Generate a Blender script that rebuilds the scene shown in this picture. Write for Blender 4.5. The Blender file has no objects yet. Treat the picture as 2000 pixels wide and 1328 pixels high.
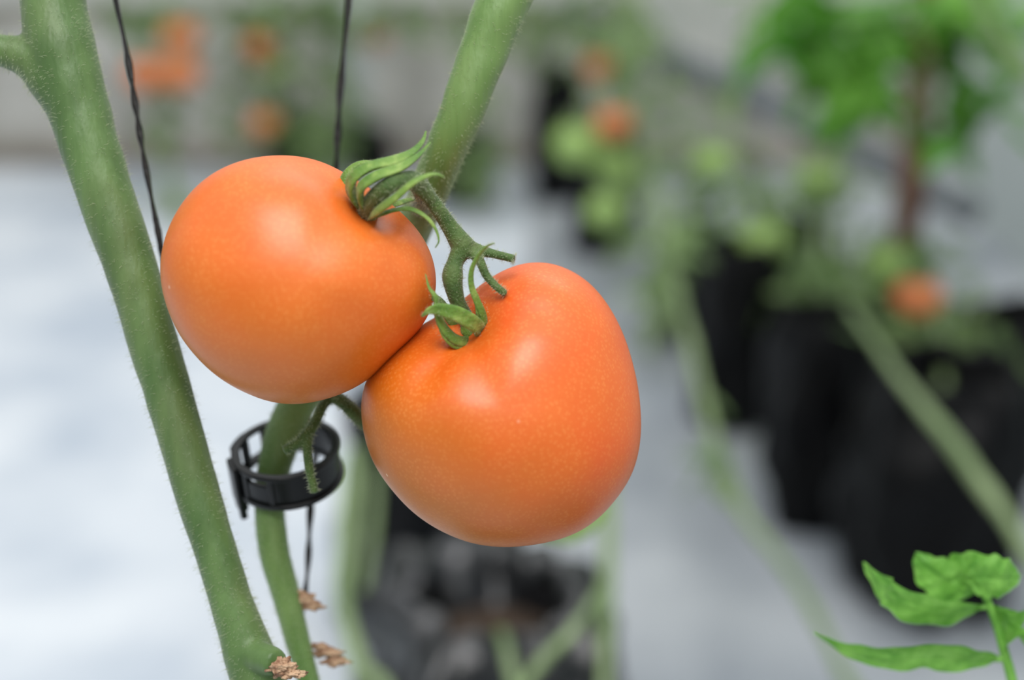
import bpy, bmesh, math, random
from mathutils import Vector, Matrix, noise
random.seed(7)
sc = bpy.context.scene
try:
    sc.view_settings.view_transform = 'Standard'
    sc.view_settings.look = 'None'
    sc.view_settings.exposure = 0.0
except Exception: pass

# ------------------------------------------------------------ camera
F = 2778.0
PITCH = math.radians(20)
CAM = Vector((0, 0, 0.8))
FW = Vector((0, math.cos(PITCH), -math.sin(PITCH)))
RT = Vector((1, 0, 0))
UP = Vector((0, math.sin(PITCH), math.cos(PITCH)))
cd = bpy.data.cameras.new('camera'); cam = bpy.data.objects.new('camera', cd)
sc.collection.objects.link(cam)
cam.location = CAM
cam.rotation_euler = (math.radians(90) - PITCH, 0, 0)
cd.lens = 50; cd.sensor_width = 36
cd.clip_start = 0.01
cd.dof.use_dof = True; cd.dof.focus_distance = 0.393; cd.dof.aperture_fstop = 3.8
cd.dof.aperture_blades = 9
sc.camera = cam

def P(x, y, d):
    return CAM + d * (FW + RT * ((x - 1000) / F) + UP * ((664 - y) / F))
def G(x, y):
    dr = FW + RT * ((x - 1000) / F) + UP * ((664 - y) / F)
    t = -CAM.z / dr.z
    return CAM + dr * t
def CV(x, y, z):   # direction: right, up, toward viewer
    return RT * x + UP * y - FW * z
def S(r, g, b):
    f = lambda c: (c / 255 / 12.92) if c / 255 <= 0.04045 else ((c / 255 + 0.055) / 1.055) ** 2.4
    return (f(r), f(g), f(b), 1)

# ------------------------------------------------------------ materials
def mat(name, c1, c2=None, rough=0.5, scale=20, bump=0.0, bscale=200, sheen=0, sss=0, sssr=(0.01, .004, .002), coat=0, metal=0, trans=0, spec=0.5, c3=None, scale3=300, w3=0.5, lo=0.35, hi=0.65, streak=None):
    m = bpy.data.materials.new(name); m.use_nodes = True
    nt = m.node_tree; N = nt.nodes; L = nt.links
    b = N['Principled BSDF']
    b.inputs['Roughness'].default_value = rough
    b.inputs['Specular IOR Level'].default_value = spec
    b.inputs['Metallic'].default_value = metal
    b.inputs['Coat Weight'].default_value = coat
    b.inputs['Coat Roughness'].default_value = 0.3
    b.inputs['Sheen Weight'].default_value = sheen
    b.inputs['Sheen Roughness'].default_value = 0.5
    if sss:
        b.inputs['Subsurface Weight'].default_value = sss
        b.inputs['Subsurface Radius'].default_value = (1, .5, .15)
        b.inputs['Subsurface Scale'].default_value = sssr[0]
    tc = N.new('ShaderNodeTexCoord')
    vec = tc.outputs['Object']
    if streak:
        mp = N.new('ShaderNodeMapping'); mp.inputs['Scale'].default_value = streak[0]; mp.inputs['Rotation'].default_value = streak[1]
        L.new(vec, mp.inputs['Vector']); vec = mp.outputs['Vector']
    if c2 is None: c2 = c1
    nz = N.new('ShaderNodeTexNoise'); nz.inputs['Scale'].default_value = scale
    nz.inputs['Detail'].default_value = 4
    L.new(vec, nz.inputs['Vector'])
    rp = N.new('ShaderNodeValToRGB')
    rp.color_ramp.elements[0].position = lo; rp.color_ramp.elements[1].position = hi
    rp.color_ramp.elements[0].color = c1; rp.color_ramp.elements[1].color = c2
    L.new(nz.outputs['Fac'], rp.inputs['Fac'])
    out = rp.outputs['Color']
    if c3 is not None:
        n3 = N.new('ShaderNodeTexNoise'); n3.inputs['Scale'].default_value = scale3
        L.new(vec, n3.inputs['Vector'])
        mr = N.new('ShaderNodeMapRange'); mr.inputs[1].default_value = 0.5; mr.inputs[2].default_value = 0.72
        mr.inputs[4].default_value = w3
        L.new(n3.outputs['Fac'], mr.inputs[0])
        mx = N.new('ShaderNodeMix'); mx.data_type = 'RGBA'
        L.new(mr.outputs[0], mx.inputs[0]); L.new(out, mx.inputs[6]); mx.inputs[7].default_value = c3
        out = mx.outputs[2]
    L.new(out, b.inputs['Base Color'])
    if bump:
        nb = N.new('ShaderNodeTexNoise'); nb.inputs['Scale'].default_value = bscale
        L.new(vec, nb.inputs['Vector'])
        bp = N.new('ShaderNodeBump'); bp.inputs['Strength'].default_value = bump
        bp.inputs['Distance'].default_value = 0.001
        L.new(nb.outputs['Fac'], bp.inputs['Height']); L.new(bp.outputs['Normal'], b.inputs['Normal'])
    if trans:
        tr = N.new('ShaderNodeBsdfTranslucent'); L.new(out, tr.inputs['Color'])
        ms = N.new('ShaderNodeMixShader'); ms.inputs[0].default_value = trans
        L.new(b.outputs[0], ms.inputs[1]); L.new(tr.outputs[0], ms.inputs[2])
        L.new(ms.outputs[0], N['Material Output'].inputs['Surface'])
    return m

def tomato_mat(name, ca, cb, cc, scars, axis):
    m = mat(name, ca, cb, rough=0.42, scale=30, bump=0.05, bscale=900, sss=0.05, sssr=(0.004,), coat=0.2, spec=0.5, lo=0.3, hi=0.7)
    nt = m.node_tree; N = nt.nodes; L = nt.links; b = N['Principled BSDF']
    b.inputs['Coat Roughness'].default_value = .36
    src = b.inputs['Base Color'].links[0].from_socket
    tc = [n for n in N if n.type == 'TEX_COORD'][0]
    # yellower skin towards the blossom end
    dot = N.new('ShaderNodeVectorMath'); dot.operation = 'DOT_PRODUCT'
    L.new(tc.outputs['Object'], dot.inputs[0]); dot.inputs[1].default_value = axis
    wn = N.new('ShaderNodeTexNoise'); wn.inputs['Scale'].default_value = 45
    L.new(tc.outputs['Object'], wn.inputs['Vector'])
    wa = N.new('ShaderNodeMath'); wa.operation = 'MULTIPLY_ADD'; wa.inputs[1].default_value = .034
    L.new(wn.outputs['Fac'], wa.inputs[0]); L.new(dot.outputs['Value'], wa.inputs[2])
    mr = N.new('ShaderNodeMapRange'); mr.inputs[1].default_value = 0.038; mr.inputs[2].default_value = -0.012
    mr.inputs[4].default_value = 1.0
    L.new(wa.outputs[0], mr.inputs[0])
    mx = N.new('ShaderNodeMix'); mx.data_type = 'RGBA'
    L.new(mr.outputs[0], mx.inputs[0]); L.new(src, mx.inputs[6]); mx.inputs[7].default_value = cc
    cur = mx.outputs[2]
    # fine pale specks
    vo = N.new('ShaderNodeTexVoronoi'); vo.inputs['Scale'].default_value = 900
    L.new(tc.outputs['Object'], vo.inputs['Vector'])
    m2 = N.new('ShaderNodeMapRange'); m2.inputs[1].default_value = 0.0; m2.inputs[2].default_value = 0.5
    m2.inputs[3].default_value = 0.36; m2.inputs[4].default_value = 0
    L.new(vo.outputs['Distance'], m2.inputs[0])
    n4 = N.new('ShaderNodeTexNoise'); n4.inputs['Scale'].default_value = 60
    L.new(tc.outputs['Object'], n4.inputs['Vector'])
    mm = N.new('ShaderNodeMath'); mm.operation = 'MULTIPLY'
    L.new(m2.outputs[0], mm.inputs[0]); L.new(n4.outputs['Fac'], mm.inputs[1])
    mx2 = N.new('ShaderNodeMix'); mx2.data_type = 'RGBA'
    L.new(mm.outputs[0], mx2.inputs[0]); L.new(cur, mx2.inputs[6]); mx2.inputs[7].default_value = S(250, 180, 100)
    cur = mx2.outputs[2]
    for (pt, rad) in scars:
        ds = N.new('ShaderNodeVectorMath'); ds.operation = 'DISTANCE'
        L.new(tc.outputs['Object'], ds.inputs[0]); ds.inputs[1].default_value = pt
        ad = N.new('ShaderNodeMath'); ad.operation = 'MULTIPLY_ADD'
        L.new(n4.outputs['Fac'], ad.inputs[0]); ad.inputs[1].default_value = 0.0004
        L.new(ds.outputs['Value'], ad.inputs[2])
        m3 = N.new('ShaderNodeMapRange'); m3.inputs[1].default_value = rad; m3.inputs[2].default_value = rad * 1.8
        m3.inputs[3].default_value = 0.85; m3.inputs[4].default_value = 0
        L.new(ad.outputs[0], m3.inputs[0])
        mx3 = N.new('ShaderNodeMix'); mx3.data_type = 'RGBA'
        L.new(m3.outputs[0], mx3.inputs[0]); L.new(cur, mx3.inputs[6]); mx3.inputs[7].default_value = S(250, 215, 180)
        cur = mx3.outputs[2]
    L.new(cur, b.inputs['Base Color'])
    return m

M_stem = mat('stem_green', S(66, 96, 44), S(90, 120, 64), rough=0.5, scale=110, bump=0.3, bscale=600, sheen=0.15, c3=S(108, 104, 70), scale3=60, w3=0.25, streak=((1, 1, .06), (0, -.26, 0)))
M_stem2 = mat('stem_green_light', S(84, 118, 54), S(110, 140, 76), rough=0.5, scale=110, bump=0.3, bscale=600, sheen=0.15, c3=S(84, 108, 60), scale3=100, w3=0.3, streak=((1, 1, .06), (0, .4, 0)))
M_truss = mat('truss_green', S(60, 86, 36), S(88, 112, 56), rough=0.6, scale=200, bump=0.5, bscale=1500, sheen=0.2, c3=S(76, 78, 46), scale3=220, w3=0.5, spec=.3)
M_sepal = mat('sepal_green', S(74, 114, 34), S(116, 146, 58), rough=0.48, scale=150, bump=0.3, bscale=1500, sheen=0.15, c3=S(158, 180, 96), scale3=240, w3=0.6, spec=.4)
M_hair = mat('plant_hair', S(214, 222, 190), rough=0.6, trans=0.4)
M_dry = mat('dry_tissue', S(130, 92, 68), S(204, 172, 140), rough=0.8, scale=400, bump=0.8, bscale=900)
M_string = mat('black_string', S(16, 16, 16), S(40, 38, 36), rough=0.5, scale=900, bump=0.5, bscale=1200, spec=.3)
M_clip = mat('black_plastic', S(5, 7, 8), S(9, 12, 14), rough=0.32, scale=60, spec=.35)
M_leaf = mat('leaf_green', S(96, 158, 58), S(134, 194, 84), rough=0.5, scale=120, bump=0.5, bscale=500, trans=0.35, c3=S(156, 208, 112), scale3=260, w3=0.3)
M_bleaf = mat('foliage_green', S(66, 132, 26), S(126, 184, 70), rough=0.5, scale=9, trans=0.35)
M_bleaf2 = mat('foliage_dull', S(92, 122, 70), S(144, 170, 108), rough=0.6, scale=9, trans=0.35)
M_bstem = mat('vine_pale', S(108, 132, 84), S(136, 156, 110), rough=0.6, scale=9)
M_bag = mat('grow_bag_black', S(3, 3, 4), S(8, 9, 12), rough=0.5, scale=14, bump=1.0, bscale=40, spec=.2)
M_bagc = mat('crumpled_plastic', S(8, 9, 11), S(22, 25, 30), rough=0.32, scale=18, bump=0.8, bscale=40, spec=.8)
M_soil = mat('soil', S(32, 23, 14), S(72, 54, 38), rough=0.95, scale=60, bump=1, bscale=120)
M_orange = mat('ripe_orange', S(206, 108, 56), S(222, 134, 80), rough=0.4, scale=12)
M_greent = mat('unripe_green', S(138, 174, 84), S(164, 196, 112), rough=0.4, scale=12)
M_stake = mat('stake_brown', S(100, 66, 52), S(132, 92, 74), rough=0.8, scale=12)
M_floor = mat('floor_concrete', S(136, 143, 151), S(184, 189, 193), rough=0.7, scale=3.4)
M_sheet = mat('white_sheet', S(184, 194, 206), S(222, 227, 232), rough=0.6, scale=4)
M_wall = mat('wall_concrete', S(172, 170, 163), S(216, 214, 208), rough=0.85, scale=5)
M_wallr = mat('wall_pale', S(190, 199, 198), S(210, 216, 214), rough=0.7, scale=2)
M_trim = mat('trim_dark', S(128, 120, 110), S(160, 150, 138), rough=0.8, scale=5)
M_white = mat('curtain_white', S(232, 236, 230), S(250, 250, 246), rough=0.6, scale=10, trans=.3)
M_pipe = mat('pipe_grey', S(84, 90, 94), S(110, 116, 120), rough=0.5, scale=6)

# ------------------------------------------------------------ mesh helpers
def new_obj(name, verts, faces, m, parent=None, smooth=True, origin=None):
    c = Vector(origin) if origin is not None else sum(verts, Vector()) / len(verts)
    me = bpy.data.meshes.new(name)
    me.from_pydata([tuple(v - c) for v in verts], [], faces)
    me.materials.append(m)
    if smooth:
        for p in me.polygons: p.use_smooth = True
    me.update()
    o = bpy.data.objects.new(name, me)
    sc.collection.objects.link(o)
    if parent is not None:
        o.parent = parent
        o.location = c - Vector(parent['wl'])
    else:
        o.location = c
    o['wl'] = tuple(c)
    return o
def top(o, label, cat, group=None, kind=None):
    o['label'] = label; o['category'] = cat
    if group: o['group'] = group
    if kind: o['kind'] = kind
    return o
def catmull(pts, n):
    k = len(pts)
    res = []
    for i in range(n):
        t = i / (n - 1) * (k - 1)
        a = min(int(t), k - 2); u = t - a
        p1 = pts[a]; p2 = pts[a + 1]
        p0 = pts[a - 1] if a > 0 else [2 * x - y for x, y in zip(p1, p2)]
        p3 = pts[a + 2] if a + 2 < k else [2 * y - x for x, y in zip(p1, p2)]
        res.append([0.5 * ((2 * q1) + (-q0 + q2) * u + (2 * q0 - 5 * q1 + 4 * q2 - q3) * u * u + (-q0 + 3 * q1 - 3 * q2 + q3) * u ** 3)
                    for q0, q1, q2, q3 in zip(p0, p1, p2, p3)])
    return res
def px(pix, n=60, ws=1.0):
    rows = []
    for x, y, d, w in pix:
        v = P(x, y, d)
        rows.append((v.x, v.y, v.z, ws * w / 2 * d / F))
    return [(Vector(r[:3]), max(r[3], 1e-5)) for r in catmull(rows, n)]
def wpath(rows, n=60):
    return [(Vector(r[:3]), max(r[3], 1e-5)) for r in catmull(rows, n)]
def frames(cl, nrm=None):
    out = []
    t0 = (cl[1][0] - cl[0][0]).normalized()
    n = Vector(nrm) if nrm is not None else Vector((0, -1, 0.13))
    n = (n - t0 * n.dot(t0)).normalized()
    for i in range(len(cl)):
        a = cl[max(i - 1, 0)][0]; b = cl[min(i + 1, len(cl) - 1)][0]
        t = (b - a).normalized()
        n = (n - t * n.dot(t)).normalized()
        out.append((t, n, t.cross(n)))
    return out
def tube(cl, segs=20, flat=1.0, nrm=None, wob=0.0, cap=True, keel=0.0, wsc=120):
    V = []; Fc = []
    fr = frames(cl, nrm)
    for i, (c, r) in enumerate(cl):
        t, n, b = fr[i]
        for j in range(segs):
            a = 2 * math.pi * j / segs
            rr = r
            if wob:
                rr *= 1 + wob * noise.noise(c * wsc + Vector((math.cos(a), math.sin(a), 0)) * .8)
            kk = flat * (1 + keel * max(0, math.cos(a)) ** 6)
            V.append(c + n * math.cos(a) * rr * kk + b * math.sin(a) * rr - (n * keel * 0.6 * rr * abs(math.sin(a)) if keel else Vector()))
    for i in range(len(cl) - 1):
        for j in range(segs):
            k = (j + 1) % segs
            Fc.append((i * segs + j, i * segs + k, (i + 1) * segs + k, (i + 1) * segs + j))
    if cap:
        V.append(cl[0][0] - fr[0][0] * cl[0][1] * 0.25); e = len(V) - 1
        for j in range(segs): Fc.append((e, (j + 1) % segs, j))
        V.append(cl[-1][0] + fr[-1][0] * cl[-1][1] * 0.25); e = len(V) - 1
        o = (len(cl) - 1) * segs
        for j in range(segs): Fc.append((e, o + j, o + (j + 1) % segs))
    return V, Fc
def merge(lst):
    V = []; Fc = []
    for v, f in lst:
        b = len(V)
        V += v; Fc += [tuple(i + b for i in q) for q in f]
    return V, Fc
def hairs(cls, n, lmin, lmax, w, parent, name='fine_hairs', zmin=None):
    V = []; Fc = []
    tot = [(len(c), c, frames(c)) for c in cls]
    ws = [sum((c[i + 1][0] - c[i][0]).length for i in range(len(c) - 1)) for _, c, _ in tot]
    for _ in range(n):
        ln, c, fr = random.choices(tot, ws)[0]
        u = random.random() * (ln - 1); i = min(int(u), ln - 2); u -= i
        p = c[i][0].lerp(c[i + 1][0], u); r = c[i][1] * (1 - u) + c[i + 1][1] * u
        if zmin is not None and p.z < zmin: continue
        t, nn, b = fr[i]
        a = random.random() * 2 * math.pi
        d = nn * math.cos(a) + b * math.sin(a)
        s = t.cross(d)
        q = p + d * r * 0.96
        L_ = random.uniform(lmin, lmax)
        d2 = (d + t * random.uniform(-.5, .3) + s * random.uniform(-.4, .4)).normalized()
        d3 = (d2 + Vector((0, 0, -0.35)) + s * random.uniform(-.3, .3)).normalized()
        m1 = q + d2 * L_ * .5; e = m1 + d3 * L_ * .5
        k = len(V)
        for (pt, ww) in ((q, w), (m1, w * .7)):
            for a3 in (0, 2.094, 4.189):
                V.append(pt + (t * math.cos(a3) + s * math.sin(a3)) * ww)
        V.append(e)
        for j in range(3):
            l = (j + 1) % 3
            Fc.append((k + j, k + l, k + 3 + l, k + 3 + j)); Fc.append((k + 3 + j, k + 3 + l, k + 6))
    o = new_obj(name, V, Fc, M_hair, parent)
    o['kind'] = 'stuff'
    return o
def remesh(o, vox, sm=6):
    r = o.modifiers.new('r', 'REMESH'); r.mode = 'VOXEL'; r.voxel_size = vox; r.use_smooth_shade = True
    s = o.modifiers.new('s', 'SMOOTH'); s.factor = 0.5; s.iterations = sm

# ------------------------------------------------------------ setting
def box(name, lo, hi, m, label=None, kind='structure'):
    x0, y0, z0 = lo; x1, y1, z1 = hi
    V = [Vector(p) for p in ((x0, y0, z0), (x1, y0, z0), (x1, y1, z0), (x0, y1, z0), (x0, y0, z1), (x1, y0, z1), (x1, y1, z1), (x0, y1, z1))]
    o = new_obj(name, V, [(0, 3, 2, 1), (4, 5, 6, 7), (0, 1, 5, 4), (1, 2, 6, 5), (2, 3, 7, 6), (3, 0, 4, 7)], m, smooth=False)
    o['kind'] = kind
    if label: o['label'] = label
    o['category'] = name.split('_')[0]
    return o
WY = 3.5; WX = 0.98
box('floor', (-3, -1.5, -0.1), (3, WY + 0.2, 0), M_floor, 'grey concrete greenhouse floor')
box('wall_back', (-3, WY, 0), (3, WY + 0.1, 1.0), M_wall, 'weathered grey concrete wall of the greenhouse')
box('wall_right', (WX, 0.8, 0), (WX + 0.08, WY, .8), M_wallr, 'pale grey smooth wall beside the plant row')
box('trim_1', (-3, WY - 0.03, 0), (WX, WY, 0.04), M_trim, 'dark stained kerb at the wall foot')
box('trim_2', (-3, WY - 0.02, 0.365), (0.3, WY, 0.385), M_trim, 'dark groove line along the concrete wall')
box('trim_3', (-3, WY - 0.015, 0.395), (0.3, WY, 0.62), M_white, 'white painted upper band of the wall')
V = []; Fc = []
nx, ny = 40, 60
for j in range(ny + 1):
    for i in range(nx + 1):
        x = -2.6 + i / nx * 2.62; y = -0.6 + j / ny * (WY - 0.1 + 0.6)
        if i == nx: x += 0.02 * math.sin(y * 5)
        V.append(Vector((x, y, 0.003 + 0.004 * (noise.noise(Vector((x * 3, y * 3, 0))) + 1))))
for j in range(ny):
    for i in range(nx):
        a = j * (nx + 1) + i; Fc.append((a, a + 1, a + nx + 2, a + nx + 1))
top(new_obj('ground_sheet', V, Fc, M_sheet), 'white woven ground sheet spread over the floor', 'sheet')

# ------------------------------------------------------------ grow bags
def lathe(prof, segs=48, wav=0.0, seed=0, c=Vector(), pleat=0.0):
    V = []; Fc = []
    for i, (r, z) in enumerate(prof):
        for j in range(segs):
            a = 2 * math.pi * j / segs
            ca, sa = math.cos(a), math.sin(a)
            rr = r * (1 + wav * noise.noise(Vector((ca * 2.2, sa * 2.2, z * 14 + seed))) + wav * .4 * noise.noise(Vector((ca * 5, sa * 5, z * 30 + seed))))
            dz = wav * 0.48 * r * noise.noise(Vector((ca * 3, sa * 3, seed + 5.0))) * (z > 0.15)
            if pleat:
                pk = noise.noise(Vector((ca * 2.6, sa * 2.6, seed + z * 6)))
                rr *= 1 + pleat * pk * (z > .12); dz += pleat * .5 * r * noise.noise(Vector((ca * 2.5, sa * 2.5, seed + 9 + r * 14))) * (z > .2)
            V.append(c + Vector((ca * rr, sa * rr, z + dz)))
    for i in range(len(prof) - 1):
        for j in range(segs):
            k = (j + 1) % segs
            Fc.append((i * segs + j, i * segs + k, (i + 1) * segs + k, (i + 1) * segs + j))
    V.append(c + Vector((0, 0, prof[0][1]))); e = len(V) - 1
    for j in range(segs): Fc.append((e, (j + 1) % segs, j))
    return V, Fc
def interp(prof, per=4):
    return [tuple(q) for q in catmull([list(p) for p in prof], (len(prof) - 1) * per + 1)]
def grow_bag(loc, R, H, label, wav=0.14, seed=0, group='black grow bags', mouth=None, m=None):
    if mouth:
        prof = interp([(R * .9, 0.002), (R * .98, .02), (R * 1.0, H * .35), (R * 1.0, H * .7), (R * 1.03, H * .84), (R * 1.0, H * .93), (R * .85, H * .98), (R * mouth * 1.15, H * 1.0), (R * mouth, H * .93), (R * mouth * .95, H * .75)], 5)
        v, f = lathe(prof, 120, wav, seed, Vector(loc), pleat=.4)
    else:
        prof = interp([(R * .86, 0.002), (R * .97, .02), (R * 1.04, H * .25), (R * 1.08, H * .5), (R * 1.03, H * .75), (R * .94, H * .9), (R * .86, H * .98), (R * .78, H * 1.0), (R * .72, H * .96), (R * .72, H * .82)], 3)
        v, f = lathe(prof, 56, wav, seed, Vector(loc))
    o = new_obj('grow_bag', v, f, m or M_bag, origin=loc)
    top(o, label, 'plant pot', group)
    q = R * (mouth or .72) * 1.04
    v, f = lathe([(q, H * .76), (q, H * .80), (q * .6, H * .83), (q * .2, H * .84), (q * .01, H * .845)], 32, 0.05, seed, Vector(loc))
    new_obj('soil', v, f, M_soil, o)
    o['R'] = R; o['H'] = H
    return o
bags = []
row = [(1850, 1240, .088, .27), (1600, 1056, .058, .27), (1436, 855, .052, .27), (1350, 680, .042, .20), (1180, 508, .058, .26), (1092, 402, .054, .30)]
for i, (x, y, R, H) in enumerate(row):
    g = G(x, y); g.y += R
    bags.append(grow_bag(g, R, H, 'black plastic grow bag standing in the row on grey floor', wav=.3, seed=i * 3.1))
for i, (x, y, R, H) in enumerate([(1995, 860, .07, .17), (1765, 800, .055, .15), (1560, 640, .06, .17)]):
    g = G(x, y); g.y += R
    if g.x + R > WX: g.x = WX - R - .01
    bags.append(grow_bag(g, R, H, 'black plastic grow bag standing close to the pale wall', wav=.34, seed=20 + i * 3.1))
for i, (x, y) in enumerate([(575, 335), (905, 400), (720, 345)]):
    g = G(x, y)
    bags.append(grow_bag(g, .055, .12 if i != 1 else .17, 'small black grow bag standing near the concrete wall', wav=.3, seed=40 + i * 3.1))
bagA = grow_bag(Vector((-0.012, 0.98, 0.0)), .100, .235, 'crumpled black grow bag with open mouth and dark soil', wav=.25, seed=60, mouth=.58, m=M_bagc)
bagB = grow_bag(Vector((-0.085, 1.34, 0.0)), .085, .26, 'black grow bag standing behind the crumpled bag', wav=.3, seed=66)
bagC = grow_bag(Vector((-0.03, 0.47, 0.0)), .1, .26, 'black grow bag the fruiting plant grows in', seed=70)
bagD = grow_bag(Vector((0.26, 0.40, 0.0)), .09, .26, 'black grow bag holding a young leafy tomato plant', seed=75)

# ------------------------------------------------------------ near plant: stems
main = [(60, -500, .425, 120), (82, -250, .418, 122), (104, 0, .412, 124), (122, 100, .411, 132), (152, 210, .411, 120), (203, 370, .411, 110), (258, 530, .412, 101), (302, 680, .413, 95), (347, 830, .413, 91), (391, 980, .413, 87), (438, 1130, .413, 82), (468, 1225, .413, 89), (498, 1310, .413, 106), (520, 1400, .413, 100), (545, 1520, .415, 88), (600, 1800, .43, 86)]
cl_main = px(main, 170)
e = cl_main[-1]
tail = wpath([(e[0].x, e[0].y, e[0].z, e[1]), (-0.045, .47, .42, .0066), (-0.04, .475, .32, .007), (-0.04, .475, .20, .008)], 24)
side = px([(175, 280, .411, 90), (140, 195, .411, 112), (98, 142, .411, 108), (52, 112, .410, 80), (0, 98, .409, 62), (-60, 85, .407, 56), (-180, 40, .40, 50), (-330, -60, .395, 46)], 44)
stub = px([(480, 1270, .411, 70), (505, 1282, .408, 62), (528, 1290, .405, 58), (540, 1296, .403, 52)], 14)
v, f = merge([tube(cl_main, 28, wob=.05), tube(tail, 28), tube(side, 28), tube(stub, 24)])
plant = new_obj('tomato_plant', v, f, M_stem, origin=P(350, 830, .413))
remesh(plant, 0.0008, 4)
top(plant, 'thick hairy green tomato plant stem forking beside the fruit', 'plant')
hairs([cl_main, side], 8500, .0006, .0026, .00005, plant, zmin=.5)
def crumple(name, c, size, m, parent, seed, stretch=(1, 1, 1)):
    bm = bmesh.new(); bmesh.ops.create_icosphere(bm, subdivisions=4, radius=1)
    V = []
    for q in bm.verts:
        d = q.co.normalized()
        r = 1 + .75 * noise.noise(d * 2.3 + Vector((seed, 0, 0))) + .35 * noise.noise(d * 6 + Vector((seed, 3, 0)))
        V.append(c + Vector((d.x * stretch[0], d.y * stretch[1], d.z * stretch[2])) * r * size)
    Fc = [tuple(x.index for x in fa.verts) for fa in bm.faces]; bm.free()
    return new_obj(name, V, Fc, m, parent)
crumple('torn_scar', P(545, 1302, .403), .0036, M_dry, plant, 3, (1.0, .7, .7))
crumple('torn_scar', P(566, 1314, .403), .0025, M_dry, plant, 8, (1.5, .7, .6))

sec = [(1130, -300, .418, 110), (1060, -150, .414, 108), (985, 0, .411, 104), (945, 100, .411, 96), (905, 210, .412, 88), (868, 300, .417, 80), (835, 380, .427, 76), (790, 480, .443, 74), (725, 590, .452, 74), (655, 690, .455, 74), (592, 770, .450, 74), (550, 860, .446, 72), (528, 960, .445, 60), (532, 1060, .444, 60), (555, 1150, .444, 56), (578, 1240, .444, 50), (605, 1340, .444, 44), (640, 1480, .448, 44), (640, 1700, .46, 44)]
cl_sec = px(sec, 170)
e = cl_sec[-1]
tail2 = wpath([(e[0].x, e[0].y, e[0].z, e[1]), (-0.025, .50, .40, .004), (-0.01, .49, .3, .005), (-0.01, .485, .2, .006)], 20)
v, f = merge([tube(cl_sec, 26, wob=.05), tube(tail2, 26)])
stem2 = new_obj('tomato_plant', v, f, M_stem2, origin=P(905, 210, .412))
remesh(stem2, 0.0009, 3)
top(stem2, 'slimmer light green vine stem passing behind the fruit', 'plant')
hairs([cl_sec], 5200, .0005, .0020, .00005, stem2, zmin=.5)
for (x, y, s, sd) in ((566, 1158, .0022, 1), (586, 1170, .0026, 2), (608, 1184, .0019, 5), (640, 1274, .0022, 9), (655, 1292, .0020, 12), (624, 1262, .0015, 15)):
    crumple('dry_leaf_scar', P(x, y, .444), s, M_dry, stem2, sd, (1.8, .6, .7))

tr = []
def tp(rows, n=40): c = px(rows, n); tr.append(c); return c
tp([(716, 420, .384, 38), (722, 402, .378, 38), (742, 376, .373, 36), (768, 358, .371, 34), (795, 350, .374, 34), (814, 357, .378, 40), (838, 385, .382, 31), (862, 418, .385, 31), (882, 448, .387, 35), (905, 482, .388, 48)])
tp([(905, 482, .388, 46), (890, 510, .387, 33), (884, 536, .386, 42), (886, 560, .386, 37), (894, 590, .387, 31), (908, 618, .389, 32), (920, 645, .391, 36)])
tp([(905, 482, .388, 42), (932, 488, .388, 26), (965, 496, .387, 18), (1002, 505, .386, 17), (1003, 505, .386, 17)], 24)
tp([(915, 486, .388, 28), (936, 508, .386, 20), (950, 538, .385, 17), (970, 560, .384, 16), (988, 574, .384, 15)], 24)
tp([(812, 356, .378, 34), (822, 372, .392, 34), (826, 388, .41, 34), (822, 402, .425, 44)], 24)
lo = []
def lp(rows, n=30): c = px(rows, n); lo.append(c); return c
lp([(600, 735, .445, 40), (650, 772, .422, 28), (675, 790, .418, 26), (700, 815, .418, 28), (740, 850, .427, 26)])
lp([(650, 772, .422, 26), (632, 790, .418, 20), (617, 822, .415, 20), (600, 848, .413, 24), (580, 866, .412, 20), (555, 880, .411, 20)])
lp([(602, 848, .413, 22), (600, 880, .412, 18), (605, 920, .411, 18), (615, 962, .410, 17)])
v, f = merge([tube(c, 20) for c in tr])
truss = new_obj('fruit_stalk', v, f, M_truss, stem2); remesh(truss, .00045, 3)
hairs(tr, 3200, .0003, .0014, .00005, truss)
v, f = merge([tube(c, 20) for c in lo])
truss2 = new_obj('fruit_stalk', v, f, M_truss, stem2); remesh(truss2, .00045, 3)
hairs(lo, 1500, .0004, .0016, .00005, truss2)

# ------------------------------------------------------------ fruit
def outline_fn(pts, c):
    arr = []
    for x, y in pts:
        dx = x - c[0]; dy = c[1] - y
        arr.append((math.atan2(dy, dx), math.hypot(dx, dy)))
    arr.sort()
    n = 360; base = []
    for i in range(n):
        a = -math.pi + 2 * math.pi * i / n
        for k in range(len(arr)):
            a1, r1 = arr[k]; a0, r0 = arr[k - 1]
            if k == 0: a0 -= 2 * math.pi
            if a0 <= a <= a1: break
        else:
            a0, r0 = arr[-1]; a1, r1 = arr[0][0] + 2 * math.pi, arr[0][1]
        u = (a - a0) / max(a1 - a0, 1e-6)
        base.append(r0 + (r1 - r0) * u)
    out = base
    for _ in range(4):
        out = [sum(out[(i + j) % n] for j in range(-5, 6)) / 11 for i in range(n)]
    def fn(a):
        t = (a + math.pi) / (2 * math.pi) * n; i = int(t) % n; u = t - int(t)
        return out[i] * (1 - u) + out[(i + 1) % n] * u
    return fn
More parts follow.
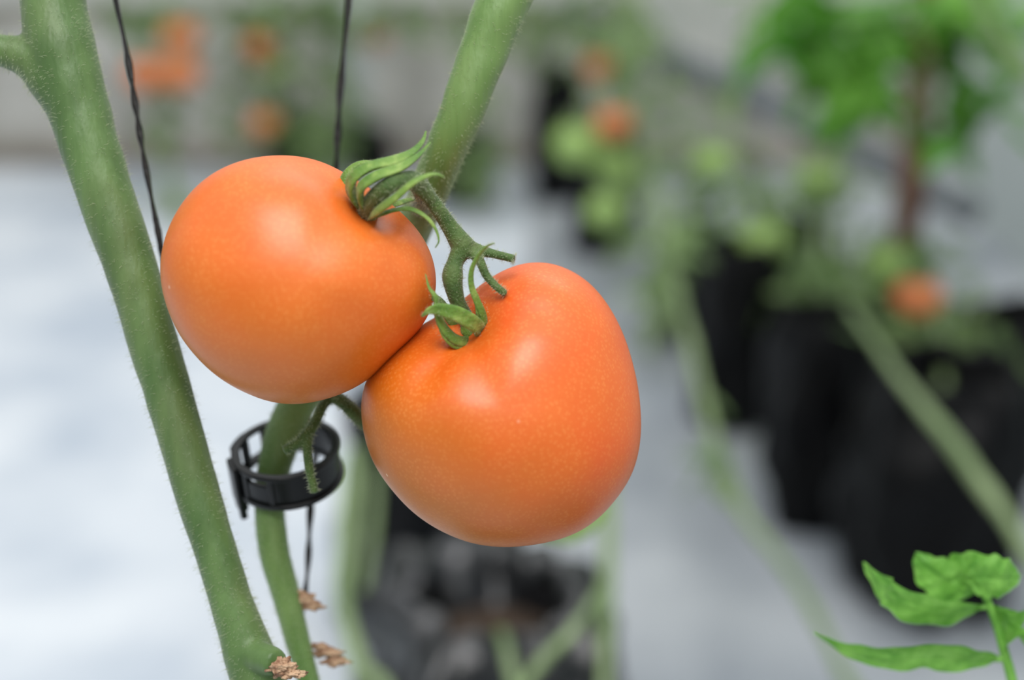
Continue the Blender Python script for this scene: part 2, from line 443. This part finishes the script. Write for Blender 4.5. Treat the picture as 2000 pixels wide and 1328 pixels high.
def tomato(name, c, d, pts, axis, cav_w, cav_d, grooves, zscale, m, nu=200, nv=130):
    fn = outline_fn(pts, c); k = d / F
    C = P(c[0], c[1], d)
    ray = (C - CAM).normalized()
    vz = -ray; vx = RT - vz * RT.dot(vz); vx.normalize(); vy = vz.cross(vx)
    ax = Vector(axis).normalized()
    e1 = Vector((0, 0, 1)).cross(ax).normalized(); e2 = ax.cross(e1)
    mean = sum(fn(-math.pi + i * .1) for i in range(62)) / 62
    def pt(al, th):
        dr = ax * math.cos(al) + (e1 * math.cos(th) + e2 * math.sin(th)) * math.sin(al)
        s2 = min(1, dr.x ** 2 + dr.y ** 2)
        w = s2 ** .8
        r = mean * zscale * (1 - w) + fn(math.atan2(dr.y, dr.x)) * w
        cw = cav_w
        r *= 1 - cav_d * math.exp(-(al / cw) ** 2) + 0.02 * math.exp(-((al - cw * 2.2) / .4) ** 2)
        fade = 1 - math.exp(-(al / .25) ** 2)
        for (g, gw, gd, ga, gs) in grooves:
            dt = (th - g + math.pi) % (2 * math.pi) - math.pi
            r *= 1 - fade * gd * math.exp(-(dt / gw) ** 2) * math.exp(-((al - ga) / gs) ** 2)
        r *= 1 + 0.009 * noise.noise(dr * 2.4)
        return C + (vx * dr.x + vy * dr.y + vz * dr.z) * r * k
    V = [pt(0, 0)]; Fc = []
    for i in range(1, nv):
        al = math.pi * (i / nv) ** 1.1
        for j in range(nu): V.append(pt(al, 2 * math.pi * j / nu))
    V.append(pt(math.pi, 0)); last = len(V) - 1
    for j in range(nu):
        q = (j + 1) % nu
        Fc.append((0, 1 + j, 1 + q))
        for i in range(nv - 2):
            Fc.append((1 + i * nu + j, 1 + (i + 1) * nu + j, 1 + (i + 1) * nu + q, 1 + i * nu + q))
        Fc.append((1 + (nv - 2) * nu + j, last, 1 + (nv - 2) * nu + q))
    return new_obj(name, V, Fc, m, origin=C)
def theta_of(ax, d):
    ax = Vector(ax).normalized(); e1 = Vector((0, 0, 1)).cross(ax).normalized(); e2 = ax.cross(e1)
    return math.atan2(Vector(d).dot(e2), Vector(d).dot(e1))

c1 = (583, 548); D1 = .392
o1 = [(540, 309), (600, 313), (640, 326), (672, 344), (728, 374), (785, 418), (815, 455), (838, 500), (849, 555), (840, 605), (812, 650), (770, 694), (720, 738), (690, 758), (640, 779), (590, 788), (545, 786), (480, 765), (420, 728), (375, 682), (340, 620), (322, 560), (322, 510), (335, 450), (362, 400), (400, 358), (440, 331), (490, 314)]
a1 = (.62, .62, .50)
g1 = [(theta_of(a1, (.45, -.8, .5)), .5, .045, .6, .3), (theta_of(a1, (-.4, .9, .2)), .4, .025, .55, .3), (theta_of(a1, (-.5, -.3, .9)), .4, .015, .6, .3)]
MT1 = tomato_mat('tomato_skin_upper', S(221, 95, 24), S(227, 115, 38), S(205, 110, 6), [(CV((360 - 583) / F * D1, (548 - 566) / F * D1, .0185), .0005)], tuple(CV(*Vector((.3, .8, .3)).normalized())))
t1 = tomato('tomato', c1, D1, o1, a1, .32, .17, g1, .96, MT1)
top(t1, 'ripe orange tomato with curled green calyx touching the thick stem', 'tomato', 'ripe tomatoes on the truss')

c2 = (978, 800); D2 = .405
o2 = [(988, 530), (1020, 518), (1060, 515), (1100, 524), (1145, 549), (1182, 590), (1210, 640), (1228, 695), (1243, 755), (1250, 820), (1246, 880), (1228, 938), (1192, 988), (1140, 1030), (1080, 1054), (1030, 1063), (985, 1065), (930, 1058), (870, 1038), (815, 1004), (765, 954), (728, 898), (711, 845), (707, 795), (714, 750), (738, 710), (783, 667), (825, 638), (862, 614), (900, 592), (945, 556)]
a2 = (-.28, .66, .70)
g2 = [(theta_of(a2, (-.6, -.5, .5)), .33, .05, .5, .3), (theta_of(a2, (-.5, .9, .0)), .55, .05, .5, .3), (theta_of(a2, (.2, -.6, .5)), .3, .03, .55, .3), (theta_of(a2, (.9, .1, .2)), .3, .03, .55, .3)]
MT2 = tomato_mat('tomato_skin_lower', S(219, 86, 24), S(225, 108, 36), S(196, 108, 6), [(CV((1012 - 978) / F * D2, (800 - 808) / F * D2, .0385), .0007), (CV((765 - 978) / F * D2, (800 - 918) / F * D2, .015), .0004)], tuple(CV(*Vector((.6, .6, .2)).normalized())))
t2 = tomato('tomato', c2, D2, o2, a2, .32, .17, g2, .96, MT2)
top(t2, 'larger ripe orange tomato hanging lower with short green calyx', 'tomato', 'ripe tomatoes on the truss')

def sepal(parent, rows, nrm=(0, 0, 1), flat=.28, keel=.5, n=34):
    c = px(rows, n)
    v, f = tube(c, 16, flat=flat, nrm=CV(*nrm), keel=keel)
    return c, new_obj('sepal', v, f, M_sepal, parent)
hs = []
cal1 = new_obj('calyx', *tube(px([(714, 424, .388, 34), (719, 412, .383, 46), (728, 400, .380, 42)], 10), 20), M_sepal, t1)
for rows, nr in (
    ([(720, 412, .384, 12), (700, 400, .380, 26), (686, 376, .377, 34), (692, 348, .374, 30), (724, 326, .373, 24), (770, 315, .374, 25), (806, 297, .376, 16), (826, 275, .378, 9), (832, 256, .379, 3)], (-.3, .5, 1)),
    ([(716, 412, .386, 12), (692, 396, .385, 20), (672, 372, .384, 24), (680, 341, .384, 22), (705, 321, .384, 15), (742, 317, .384, 4)], (-.8, .5, .6)),
    ([(722, 414, .381, 12), (706, 396, .376, 24), (706, 368, .372, 28), (736, 345, .370, 26), (782, 328, .371, 22), (818, 303, .373, 12), (841, 278, .375, 3)], (0, .5, 1)),
    ([(718, 428, .382, 12), (732, 416, .376, 26), (754, 400, .371, 30), (778, 382, .368, 28), (805, 358, .366, 23), (832, 344, .366, 16), (852, 340, .366, 10), (868, 346, .366, 3)], (0, .6, 1)),
    ([(722, 424, .384, 10), (742, 420, .380, 15), (768, 411, .378, 16), (800, 408, .377, 16), (830, 422, .377, 14), (850, 446, .378, 11), (857, 470, .378, 6), (850, 484, .378, 3)], (0, .8, .4)),
    ([(730, 410, .388, 16), (770, 398, .40, 18), (800, 390, .41, 12), (825, 395, .415, 4)], (0, .6, .6)),
):
    c, o = sepal(cal1, rows, nr, flat=.42, keel=.45); hs.append(c)
hairs(hs, 1300, .0002, .0009, .00003, cal1)
hs = []
cal2 = new_obj('calyx', *tube(px([(920, 662, .396, 36), (921, 652, .391, 46), (919, 642, .388, 38)], 10), 20), M_sepal, t2)
for rows, nr in (
    ([(920, 654, .390, 14), (906, 664, .386, 28), (885, 660, .383, 34), (864, 638, .381, 33), (854, 610, .380, 27), (851, 582, .379, 20), (838, 562, .378, 11), (831, 535, .378, 3)], (0, .5, 1)),
    ([(922, 654, .389, 14), (936, 645, .385, 26), (922, 630, .381, 32), (890, 612, .378, 31), (858, 604, .376, 25), (838, 606, .374, 16), (823, 618, .373, 3)], (0, .6, .8)),
    ([(926, 656, .390, 12), (943, 640, .386, 22), (944, 616, .384, 24), (932, 586, .382, 22), (921, 556, .380, 19), (922, 525, .379, 16), (936, 497, .378, 13), (952, 480, .377, 8), (966, 475, .376, 3)], (1, 0, .6)),
    ([(914, 650, .392, 14), (884, 624, .392, 24), (862, 592, .390, 19), (842, 578, .388, 13), (817, 573, .386, 3)], (0, .6, 1)),
    ([(922, 664, .389, 12), (905, 672, .385, 22), (886, 668, .383, 26), (868, 650, .381, 22), (858, 628, .380, 12), (854, 608, .379, 3)], (0, .2, 1)),
    ([(930, 650, .391, 14), (938, 620, .389, 20), (930, 580, .388, 12), (922, 555, .387, 3)], (1, 0, .6)),
):
    c, o = sepal(cal2, rows, nr, flat=.42, keel=.45); hs.append(c)
hairs(hs, 1300, .0002, .0009, .00003, cal2)

# ------------------------------------------------------------ strings
def string(rows, label):
    c = px(rows, 220)
    V = []; Fc = []; fr = frames(c); segs = 10
    for i, (p, r) in enumerate(c):
        t, n, b = fr[i]; tw = i * .16 + 1.5 * math.sin(i * .07)
        n2 = n * math.cos(tw) + b * math.sin(tw); b2 = t.cross(n2)
        for j in range(segs):
            a = 2 * math.pi * j / segs
            V.append(p + n2 * math.cos(a) * r * .62 + b2 * math.sin(a) * r * (1.1 + .15 * noise.noise(p * 400)))
    for i in range(len(c) - 1):
        for j in range(segs):
            k = (j + 1) % segs; Fc.append((i * segs + j, i * segs + k, (i + 1) * segs + k, (i + 1) * segs + j))
    o = new_obj('support_string', V, Fc, M_string)
    return top(o, label, 'string', 'black support strings')
string([(185, -300, .43, 13), (205, -120, .43, 13), (226, 0, .43, 13), (247, 100, .43, 13), (262, 190, .43, 14), (278, 290, .43, 12), (298, 400, .43, 12), (312, 470, .43, 12), (320, 530, .432, 12), (330, 620, .433, 11), (352, 750, .434, 10), (400, 950, .435, 10)], 'black twisted support string running down beside the thick stem')
string([(700, -350, .455, 14), (690, -150, .455, 14), (681, 0, .455, 14), (672, 100, .456, 14), (663, 200, .457, 14), (656, 330, .459, 13), (650, 500, .475, 12), (635, 720, .480, 12), (615, 900, .470, 12), (606, 1000, .465, 13), (600, 1120, .462, 12), (585, 1250, .460, 10), (590, 1400, .460, 10)], 'black support string passing behind the upper tomato to the clip')

# ------------------------------------------------------------ clip
cc = P(562, 903, .447); k = .447 / F
az = CV(-.05, math.cos(math.radians(31)), math.sin(math.radians(31))).normalized()
axx = (RT - az * RT.dot(az)).normalized(); ay = az.cross(axx)
def cyl(parts, a0, a1, z0, z1, r0, r1, n=None):
    n = n or max(3, int(abs(a1 - a0) / 4))
    V = []; Fc = []
    for i in range(n + 1):
        a = math.radians(a0 + (a1 - a0) * i / n)
        dr = axx * math.cos(a) + ay * math.sin(a)
        for r, z in ((r0, z0), (r1, z0), (r1, z1), (r0, z1)):
            V.append(cc + (dr * r + az * z) * k)
    for i in range(n):
        for j in range(4):
            q = (j + 1) % 4; Fc.append((i * 4 + j, i * 4 + q, (i + 1) * 4 + q, (i + 1) * 4 + j))
    if abs(a1 - a0) < 359:
        Fc.append((3, 2, 1, 0)); Fc.append((n * 4, n * 4 + 1, n * 4 + 2, n * 4 + 3))
    parts.append((V, Fc))
pr = []
cyl(pr, 0, 360, 28, 38, 90, 106)
cyl(pr, 0, 360, -38, -26, 87, 107)
cyl(pr, -100, 122, -32, 32, 91, 101)
cyl(pr, 188, 262, -32, 14, 91, 101)
for a in (126, 156, 192, 226, 260): cyl(pr, a - 4, a + 4, -32, 32, 90, 104)
v, f = merge(pr)
clip = new_obj('plant_clip', v, f, M_clip, smooth=False)
b = clip.modifiers.new('b', 'BEVEL'); b.width = .0005; b.segments = 3; b.limit_method = 'ANGLE'
top(clip, 'round black plastic plant clip around the vine stem', 'plant clip')
pr = []
cyl(pr, 192, 218, -50, 34, 92, 115)
cyl(pr, 196, 216, -70, -50, 94, 113)
cyl(pr, 202, 211, -96, -70, 96, 110)
v, f = merge(pr); hg = new_obj('hinge', v, f, M_clip, clip, smooth=False)
b = hg.modifiers.new('b', 'BEVEL'); b.width = .0006; b.segments = 3
pr = []
cyl(pr, 146, 176, 20, 34, 98, 112); cyl(pr, 166, 176, -34, 34, 98, 110)
v, f = merge(pr); hg = new_obj('latch', v, f, M_clip, clip, smooth=False)
b = hg.modifiers.new('b', 'BEVEL'); b.width = .0005; b.segments = 3

# ------------------------------------------------------------ leaves
def leaflet(cl, side, W, fold=.3, m=10, lobes=6, wav=.1, seed=0, edgew=.2, vein=.04):
    V = []; Fc = []
    n = len(cl)
    for i in range(n):
        s = i / (n - 1)
        a = cl[max(i - 1, 0)]; b_ = cl[min(i + 1, n - 1)]
        t = (b_ - a).normalized()
        sd = (side - t * side.dot(t)).normalized(); nn = t.cross(sd)
        if nn.z < 0: nn = -nn
        w0 = (math.sin(math.pi * min(1, s ** .75)) ** .8 if 0 < s < 1 else 0.02)
        for j in range(m + 1):
            u = -1 + 2 * j / m
            edge = 1 + edgew * math.cos(s * lobes * 2 * math.pi + seed) * abs(u) ** 2
            w = W * w0 * edge
            hgt = -fold * abs(u) ** 1.4 * w + wav * W * noise.noise(Vector((s * 4, u * 1.5, seed)))
            hgt += vein * W * math.cos(s * 40 - abs(u) * 5) * min(1, abs(u) * 2)
            if m > 6: hgt -= .06 * W * math.exp(-(u / .12) ** 2)
            V.append(cl[i] + sd * u * w + nn * hgt)
    for i in range(n - 1):
        for j in range(m):
            a = i * (m + 1) + j; Fc.append((a, a + 1, a + m + 2, a + m + 1))
    return V, Fc
def pl(rows, n=30):
    return [Vector(r) for r in catmull([tuple(P(*q)) for q in rows], n)]
dl = .452
leaf_c = px([(1893, 1108, dl, 10), (1918, 1150, dl, 14), (1945, 1215, dl, 17), (1962, 1275, dl, 19), (1978, 1335, dl, 20), (2000, 1450, dl, 22), (2060, 1700, .47, 26)], 40)
e = leaf_c[-1]
lt = wpath([(e[0].x, e[0].y, e[0].z, e[1]), (.24, .44, .42, .003), (.26, .41, .32, .0035), (.26, .40, .2, .004)], 20)
L = [tube(leaf_c, 14), tube(lt, 14), tube(px([(1962, 1285, dl, 14), (1945, 1288, dl, 11), (1930, 1284, dl, 8)], 10), 10),
     tube(px([(1930, 1185, dl, 12), (1915, 1187, dl, 9), (1900, 1192, dl, 7)], 10), 10)]
V, Fc = merge(L)
leafst = new_obj('tomato_leaf', V, Fc, M_leaf)
top(leafst, 'bright green compound tomato leaf with curled leaflets', 'leaf')
kk = dl / F
for rows, side, W, fold, sd in (
    ([(1918, 1182, dl), (1870, 1196, dl - .004), (1805, 1190, dl - .008), (1750, 1168, dl - .008), (1712, 1135, dl - .004), (1686, 1098, dl)], CV(0.3, .7, .6), 40, .15, 1),
    ([(1912, 1150, dl + .004), (1870, 1145, dl), (1835, 1128, dl), (1808, 1106, dl), (1788, 1080, dl)], CV(.4, .85, .4), 46, .1, 2.2),
    ([(1885, 1128, dl - .003), (1920, 1130, dl - .006), (1955, 1132, dl - .006), (1978, 1130, dl - .003), (1994, 1124, dl)], CV(0, .95, .3), 46, .15, 3.1),
    ([(1850, 1140, dl + .003), (1880, 1118, dl - .002), (1915, 1108, dl - .004), (1955, 1102, dl)], CV(0, .95, .3), 38, .1, 4.1),
    ([(1950, 1288, dl), (1890, 1284, dl - .005), (1820, 1276, dl - .008), (1740, 1284, dl - .008), (1665, 1268, dl - .004), (1590, 1236, dl)], CV(.05, .75, .6), 38, .2, 5.3),
    ([(1940, 1190, dl + .002), (1975, 1212, dl - .002), (2010, 1240, dl - .004), (2040, 1290, dl)], CV(.7, -.6, .4), 48, .2, 6.1)):
    v, f = leaflet(pl(rows, 60), side, W * kk, fold=fold, seed=sd, m=24, wav=.16, edgew=.08, lobes=4, vein=.03)
    new_obj('leaflet', v, f, M_leaf, leafst)

# ------------------------------------------------------------ background fruit and plants
def bg_fruit(x, y, d, R, m, label, group):
    C = P(x, y, d); V = []; Fc = []; nu, nv = 32, 20
    for i in range(nv + 1):
        al = math.pi * i / nv
        for j in range(nu):
            th = 2 * math.pi * j / nu
            r = R * (1 - .22 * math.exp(-(al / .3) ** 2)) * (1 + .03 * math.cos(5 * th) * math.sin(al))
            V.append(C + Vector((math.sin(al) * math.cos(th) * r, math.sin(al) * math.sin(th) * r, math.cos(al) * r * .85)))
    for i in range(nv):
        for j in range(nu):
            q = (j + 1) % nu; Fc.append((i * nu + j, (i + 1) * nu + j, (i + 1) * nu + q, i * nu + q))
    o = new_obj('tomato', V, Fc, m, origin=C); top(o, label, 'tomato', group)
    L = []
    for q in range(5):
        a = q * 1.257
        dr = Vector((math.cos(a), math.sin(a), 0))
        pts = [C + Vector((0, 0, R * .64)), C + dr * R * .3 + Vector((0, 0, R * .84)), C + dr * R * .65 + Vector((0, 0, R * .86)), C + dr * R * .95 + Vector((0, 0, R * 1.0))]
        c = wpath([(p.x, p.y, p.z, rr) for p, rr in zip(pts, (R * .06, R * .13, R * .1, R * .02))], 10)
        L.append(tube(c, 8, flat=.4, nrm=(0, 0, 1)))
    st = wpath([(C.x, C.y, C.z + R * .6, R * .07), (C.x, C.y, C.z + R * 1.2, R * .06), (C.x + R * .2, C.y, C.z + R * 1.7, R * .06)], 8)
    L.append(tube(st, 8))
    v, f = merge(L); new_obj('calyx', v, f, M_bstem, o)
    return o
ro = 'ripe orange tomatoes on far plants'; gu = 'unripe green tomatoes on far plants'
for x, y, d, R in ((352, 72, 3.1, .042), (285, 145, 3.1, .045), (350, 142, 3.05, .045), (508, 88, 3.1, .034), (524, 130, 3.15, .028), (515, 240, 3.1, .034), (732, 72, 3.2, .03), (1172, 130, 2.85, .032), (1198, 240, 2.45, .032), (1792, 580, 1.75, .03)):
    bg_fruit(x, y, d, R, M_orange, 'small ripe orange tomato on a distant trained plant', ro)
for x, y, d, R in ((1128, 282, 2.5, .045), (1205, 325, 2.55, .042), (1182, 412, 2.4, .034), (1395, 318, 2.25, .034), (1598, 350, 2.15, .032), (1490, 470, 1.95, .034), (1735, 515, 1.95, .03), (1650, 660, 1.72, .036)):
    bg_fruit(x, y, d, R, M_greent, 'unripe pale green tomato on a distant trained plant', gu)
bg_fruit(1100, 985, .66, .0205, M_greent, 'unripe light green tomato behind the lower ripe tomato', gu)

def vine(rows, m, label, fol=None, fm=None, size=.03, seed=0, base=None, ws=.62):
    c = px(rows, 70, ws)
    if base is not None:
        g = base; q = Vector(g['wl']) + Vector((0, 0, g['H'] * .8)); l = c[-1][0]
        c = c[:-1] + wpath([(l.x, l.y, l.z, c[-1][1]), ((l.x + q.x * 2) / 3, (l.y + q.y * 2) / 3, max(q.z + .03, (l.z + q.z) / 2), c[-1][1]), (q.x, q.y, q.z, c[-1][1] * 1.1)], 16)
    v, f = tube(c, 12, wob=.35, wsc=25)
    o = new_obj('tomato_vine', v, f, m); top(o, label, 'plant', 'background tomato vines')
    if fol:
        rnd = random.Random(seed); L = []
        for (x, y, d, sx, sy, n) in fol:
            for _ in range(n):
                q = P(x + rnd.gauss(0, sx), y + rnd.gauss(0, sy), d + rnd.gauss(0, .06))
                if q.z < 0.04 or q.y > WY - .06 or q.x > WX - .05: continue
                dr = Vector((rnd.uniform(-1, 1), rnd.uniform(-1, 1), rnd.uniform(-.9, .3))).normalized()
                sd = dr.cross(Vector((rnd.uniform(-.4, .4), rnd.uniform(-.4, .4), 1))).normalized()
                s = size * rnd.uniform(.7, 1.4)
                cl = [q + dr * s * 2 * u / 7 + Vector((0, 0, -.5 * s * (u / 7) ** 2)) for u in range(8)]
                L.append(leaflet(cl, sd, s * .55, m=4, lobes=3, seed=rnd.random() * 6))
        v, f = merge(L); q = new_obj('foliage', v, f, fm or M_bleaf2, o); q['kind'] = 'stuff'
    return o
vl = 'pale green tomato vine trained up among the grow bags'
vine([(1290, 380, 1.7, 30), (1310, 520, 1.65, 30), (1345, 660, 1.6, 34), (1392, 850, 1.5, 34), (1430, 970, 1.42, 34), (1550, 1130, 1.32, 34), (1640, 1300, 1.25, 36), (1700, 1450, 1.2, 38), (1740, 1900, 1.15, 42)], M_bstem, vl, [(1300, 460, 1.7, 22, 40, 10), (1390, 840, 1.52, 14, 40, 8)], M_bleaf2, .02, 41, ws=.62)
vine([(1240, -60, 2.6, 24), (1245, 160, 2.55, 26), (1260, 330, 2.45, 30), (1290, 480, 2.3, 34), (1300, 600, 2.2, 40), (1262, 690, 2.15, 40)], M_bstem, vl, [(1250, 60, 2.6, 30, 50, 20), (1250, 220, 2.6, 30, 60, 18), (1290, 560, 2.25, 16, 40, 12), (1210, 60, 2.7, 30, 40, 14)], M_bleaf2, .024, 31, bags[3])
vine([(1110, -60, 2.9, 18), (1120, 100, 2.9, 20), (1150, 190, 2.85, 22), (1160, 260, 2.8, 24)], M_bstem, vl, [(1150, 90, 2.95, 30, 60, 18), (1190, 270, 2.8, 34, 50, 12), (1160, 30, 2.9, 60, 36, 28), (1235, 420, 2.65, 24, 50, 10)], M_bleaf2, .026, 5, bags[4])
vine([(1040, -60, 3.15, 16), (1050, 40, 3.15, 16), (1075, 110, 3.15, 18)], M_bstem, vl, [(1070, 90, 3.15, 24, 26, 8), (1030, 30, 3.15, 40, 26, 24)], M_bleaf2, .026, 6, bags[5])
vine([(1660, 600, 1.5, 22), (1710, 670, 1.42, 26), (1775, 760, 1.32, 32), (1850, 850, 1.24, 44), (1930, 960, 1.18, 52), (2005, 1080, 1.12, 52), (2080, 1250, 1.05, 52), (2150, 1900, .95, 52)], M_bstem, vl, ws=.6)
vine([(1650, 440, 1.9, 20), (1660, 560, 1.85, 22), (1690, 640, 1.8, 24)], M_bstem, vl, [(1640, 560, 1.85, 60, 40, 24), (1740, 680, 1.75, 50, 40, 20)], M_bleaf2, .024, 33, bags[7])
vine([(1190, 930, 1.15, 40), (1188, 1050, 1.12, 42), (1185, 1200, 1.08, 44), (1180, 1400, 1.02, 44), (1180, 1900, .98, 44)], M_bstem, vl)
vine([(690, 880, 1.3, 50), (680, 1000, 1.2, 52), (668, 1150, 1.1, 50), (700, 1290, 1.02, 50), (770, 1400, .98, 46), (800, 1900, .9, 46)], M_bstem, vl)
vine([(1190, 1130, 1.05, 24), (1120, 1230, .9, 30), (1060, 1290, .88, 34), (1010, 1360, .87, 34)], M_bstem, vl, base=bagA, ws=.7)
vine([(735, 900, 1.4, 26), (724, 1060, 1.3, 26), (700, 1220, 1.2, 26), (690, 1450, 1.1, 26), (690, 1900, 1.0, 26)], M_bstem, vl)
gl = 'thin tomato vine carrying orange fruit near the concrete wall'
vine([(330, -50, 3.1, 20), (325, 60, 3.1, 22), (320, 200, 3.1, 22), (330, 380, 3.05, 20), (332, 420, 3.0, 20)], M_bstem, gl, [(330, 30, 3.25, 70, 20, 22), (330, 220, 3.1, 20, 40, 18), (338, 375, 3.0, 14, 10, 10), (230, 20, 3.25, 70, 12, 20)], M_bleaf2, .026, 11)
vine([(520, -50, 3.1, 20), (515, 60, 3.1, 20), (520, 150, 3.1, 22), (545, 260, 3.1, 22)], M_bstem, gl, [(510, 60, 3.2, 34, 50, 40), (540, 220, 3.2, 28, 50, 36), (600, 20, 3.1, 60, 20, 30), (455, 150, 3.15, 20, 70, 20)], M_bleaf2, .028, 12, bags[9])
vine([(640, -50, 3.1, 20), (645, 60, 3.1, 20), (660, 150, 3.1, 22), (690, 260, 3.1, 22)], M_bstem, gl, [(640, 70, 3.15, 30, 60, 42), (640, 250, 3.1, 34, 45, 40), (770, 30, 3.1, 60, 24, 34)], M_bleaf2, .028, 15, bags[11])
vine([(885, -50, 3.0, 16), (900, 100, 3.0, 18), (925, 200, 3.0, 18)], M_bstem, vl, [(950, 60, 3.05, 34, 50, 26), (945, 240, 3.0, 16, 60, 32), (930, 330, 3.0, 16, 30, 16)], M_bleaf2, .026, 13, bags[10])
vine([(1480, -60, 2.3, 14), (1440, 200, 2.3, 16), (1420, 330, 2.2, 18), (1425, 400, 2.1, 18)], M_bstem, vl, [(1400, 320, 2.35, 50, 40, 30), (1500, 440, 2.15, 60, 50, 40), (1340, 200, 2.4, 50, 60, 20)], M_bleaf2, .024, 14, bags[2])
vine([(1640, 260, 2.3, 18), (1610, 350, 2.25, 22), (1600, 450, 2.1, 24), (1600, 560, 2.0, 24)], M_bstem, vl, [(1600, 350, 2.3, 50, 30, 24), (1650, 620, 1.95, 50, 45, 34), (1600, 540, 2.0, 60, 40, 32)], M_bleaf2, .024, 16, bags[1])
vine([(1770, 440, 2.05, 16), (1780, 500, 2.05, 22), (1800, 560, 2.0, 24)], M_bstem, vl, [(1770, 500, 2.05, 50, 34, 44), (1820, 600, 2.0, 40, 30, 26), (1900, 680, 1.85, 50, 34, 32), (1680, 480, 2.1, 40, 30, 24)], M_bleaf2, .024, 17, bags[0])
# leafy plant in the upper corner with brown stake
vine([(1880, -80, 1.75, 26), (1850, 40, 1.75, 26), (1815, 140, 1.75, 26), (1800, 260, 1.78, 26)], M_bstem, 'leafy bright green tomato plant hanging over a brown stake',
     [(1590, 0, 1.7, 40, 36, 26), (1650, 70, 1.7, 40, 42, 30), (1790, 10, 1.75, 50, 26, 20), (1640, 140, 1.7, 24, 30, 14), (1700, 185, 1.7, 16, 22, 7), (1930, 20, 1.7, 44, 34, 20), (1985, 90, 1.65, 20, 36, 8), (1900, 200, 1.75, 30, 34, 20), (1860, 265, 1.75, 16, 14, 5), (1770, 100, 1.75, 30, 20, 5)], M_bleaf, .032, 21)
vine([(1895, -40, 1.4, 40), (1940, 60, 1.4, 46), (1990, 130, 1.4, 50), (2080, 260, 1.4, 50), (2150, 700, 1.35, 50), (2160, 1500, 1.2, 50)], M_bstem, vl)
q = Vector(bags[7]['wl']) + Vector((0, 0, .12)); a = P(1772, 440, 1.98); b2 = P(1800, 180, 1.97); c3 = P(1822, -40, 1.95)
st = wpath([(c3.x, c3.y, c3.z, .019), (b2.x, b2.y, b2.z, .020), (a.x, a.y, a.z, .020), (q.x, q.y, q.z, .020)], 30)
v, f = tube(st, 16, wob=.12); top(new_obj('wooden_stake', v, f, M_stake), 'reddish brown wooden stake standing in a grow bag', 'stake')
v, f = tube(px([(1100, 20, 3.3, 50), (1270, 95, 3.1, 54), (1500, 205, 2.85, 60), (1740, 330, 2.6, 62), (1900, 415, 2.45, 62)], 30), 20)
top(new_obj('water_pipe', v, f, M_pipe), 'grey pipe running above the row of grow bags', 'pipe')
a = G(710, 318)
v, f = tube([(Vector((a.x, WY - .06, z)), .028) for z in (0.05, .2, .5, .75, 1.0)], 20)
top(new_obj('support_post', v, f, M_wallr), 'pale grey round support post against the concrete wall', 'post')
V = []; Fc = []; n = 160
for i in range(n + 1):
    x = .26 + (WX - .02 - .26) * i / n; y = WY - .06 + .022 * math.sin(i * .7)
    V.append(Vector((x, y, .22))); V.append(Vector((x, y, 1.0)))
for i in range(n): Fc.append((2 * i, 2 * i + 2, 2 * i + 3, 2 * i + 1))
top(new_obj('plastic_curtain', V, Fc, M_white), 'white pleated plastic curtain hanging at the wall', 'curtain')

# ------------------------------------------------------------ light
w = bpy.data.worlds.new('w'); sc.world = w; w.use_nodes = True
nt = w.node_tree; bg = nt.nodes['Background']
tc = nt.nodes.new('ShaderNodeTexCoord'); sp = nt.nodes.new('ShaderNodeSeparateXYZ'); rp = nt.nodes.new('ShaderNodeValToRGB')
nt.links.new(tc.outputs['Generated'], sp.inputs[0]); nt.links.new(sp.outputs['Z'], rp.inputs[0]); nt.links.new(rp.outputs[0], bg.inputs[0])
rp.color_ramp.elements[0].position = 0.0; rp.color_ramp.elements[0].color = (.38, .41, .40, 1)
rp.color_ramp.elements[1].position = 0.8; rp.color_ramp.elements[1].color = (.95, .98, 1, 1)
bg.inputs[1].default_value = 1.0
def area(loc, target, size, power, col=(1, 1, 1)):
    l = bpy.data.lights.new('roof_light', 'AREA'); l.size = size; l.energy = power; l.color = col
    o = bpy.data.objects.new('roof_light', l); o.location = loc
    o.rotation_euler = (Vector(target) - Vector(loc)).to_track_quat('-Z', 'Y').to_euler()
    sc.collection.objects.link(o)
area((0.05, -0.25, 1.8), (0, .4, .65), .85, 18, (1, .98, .97))
area((0.5, 2.4, 2.6), (0.4, 3.2, 0), 2.0, 26, (1, 1, 1))
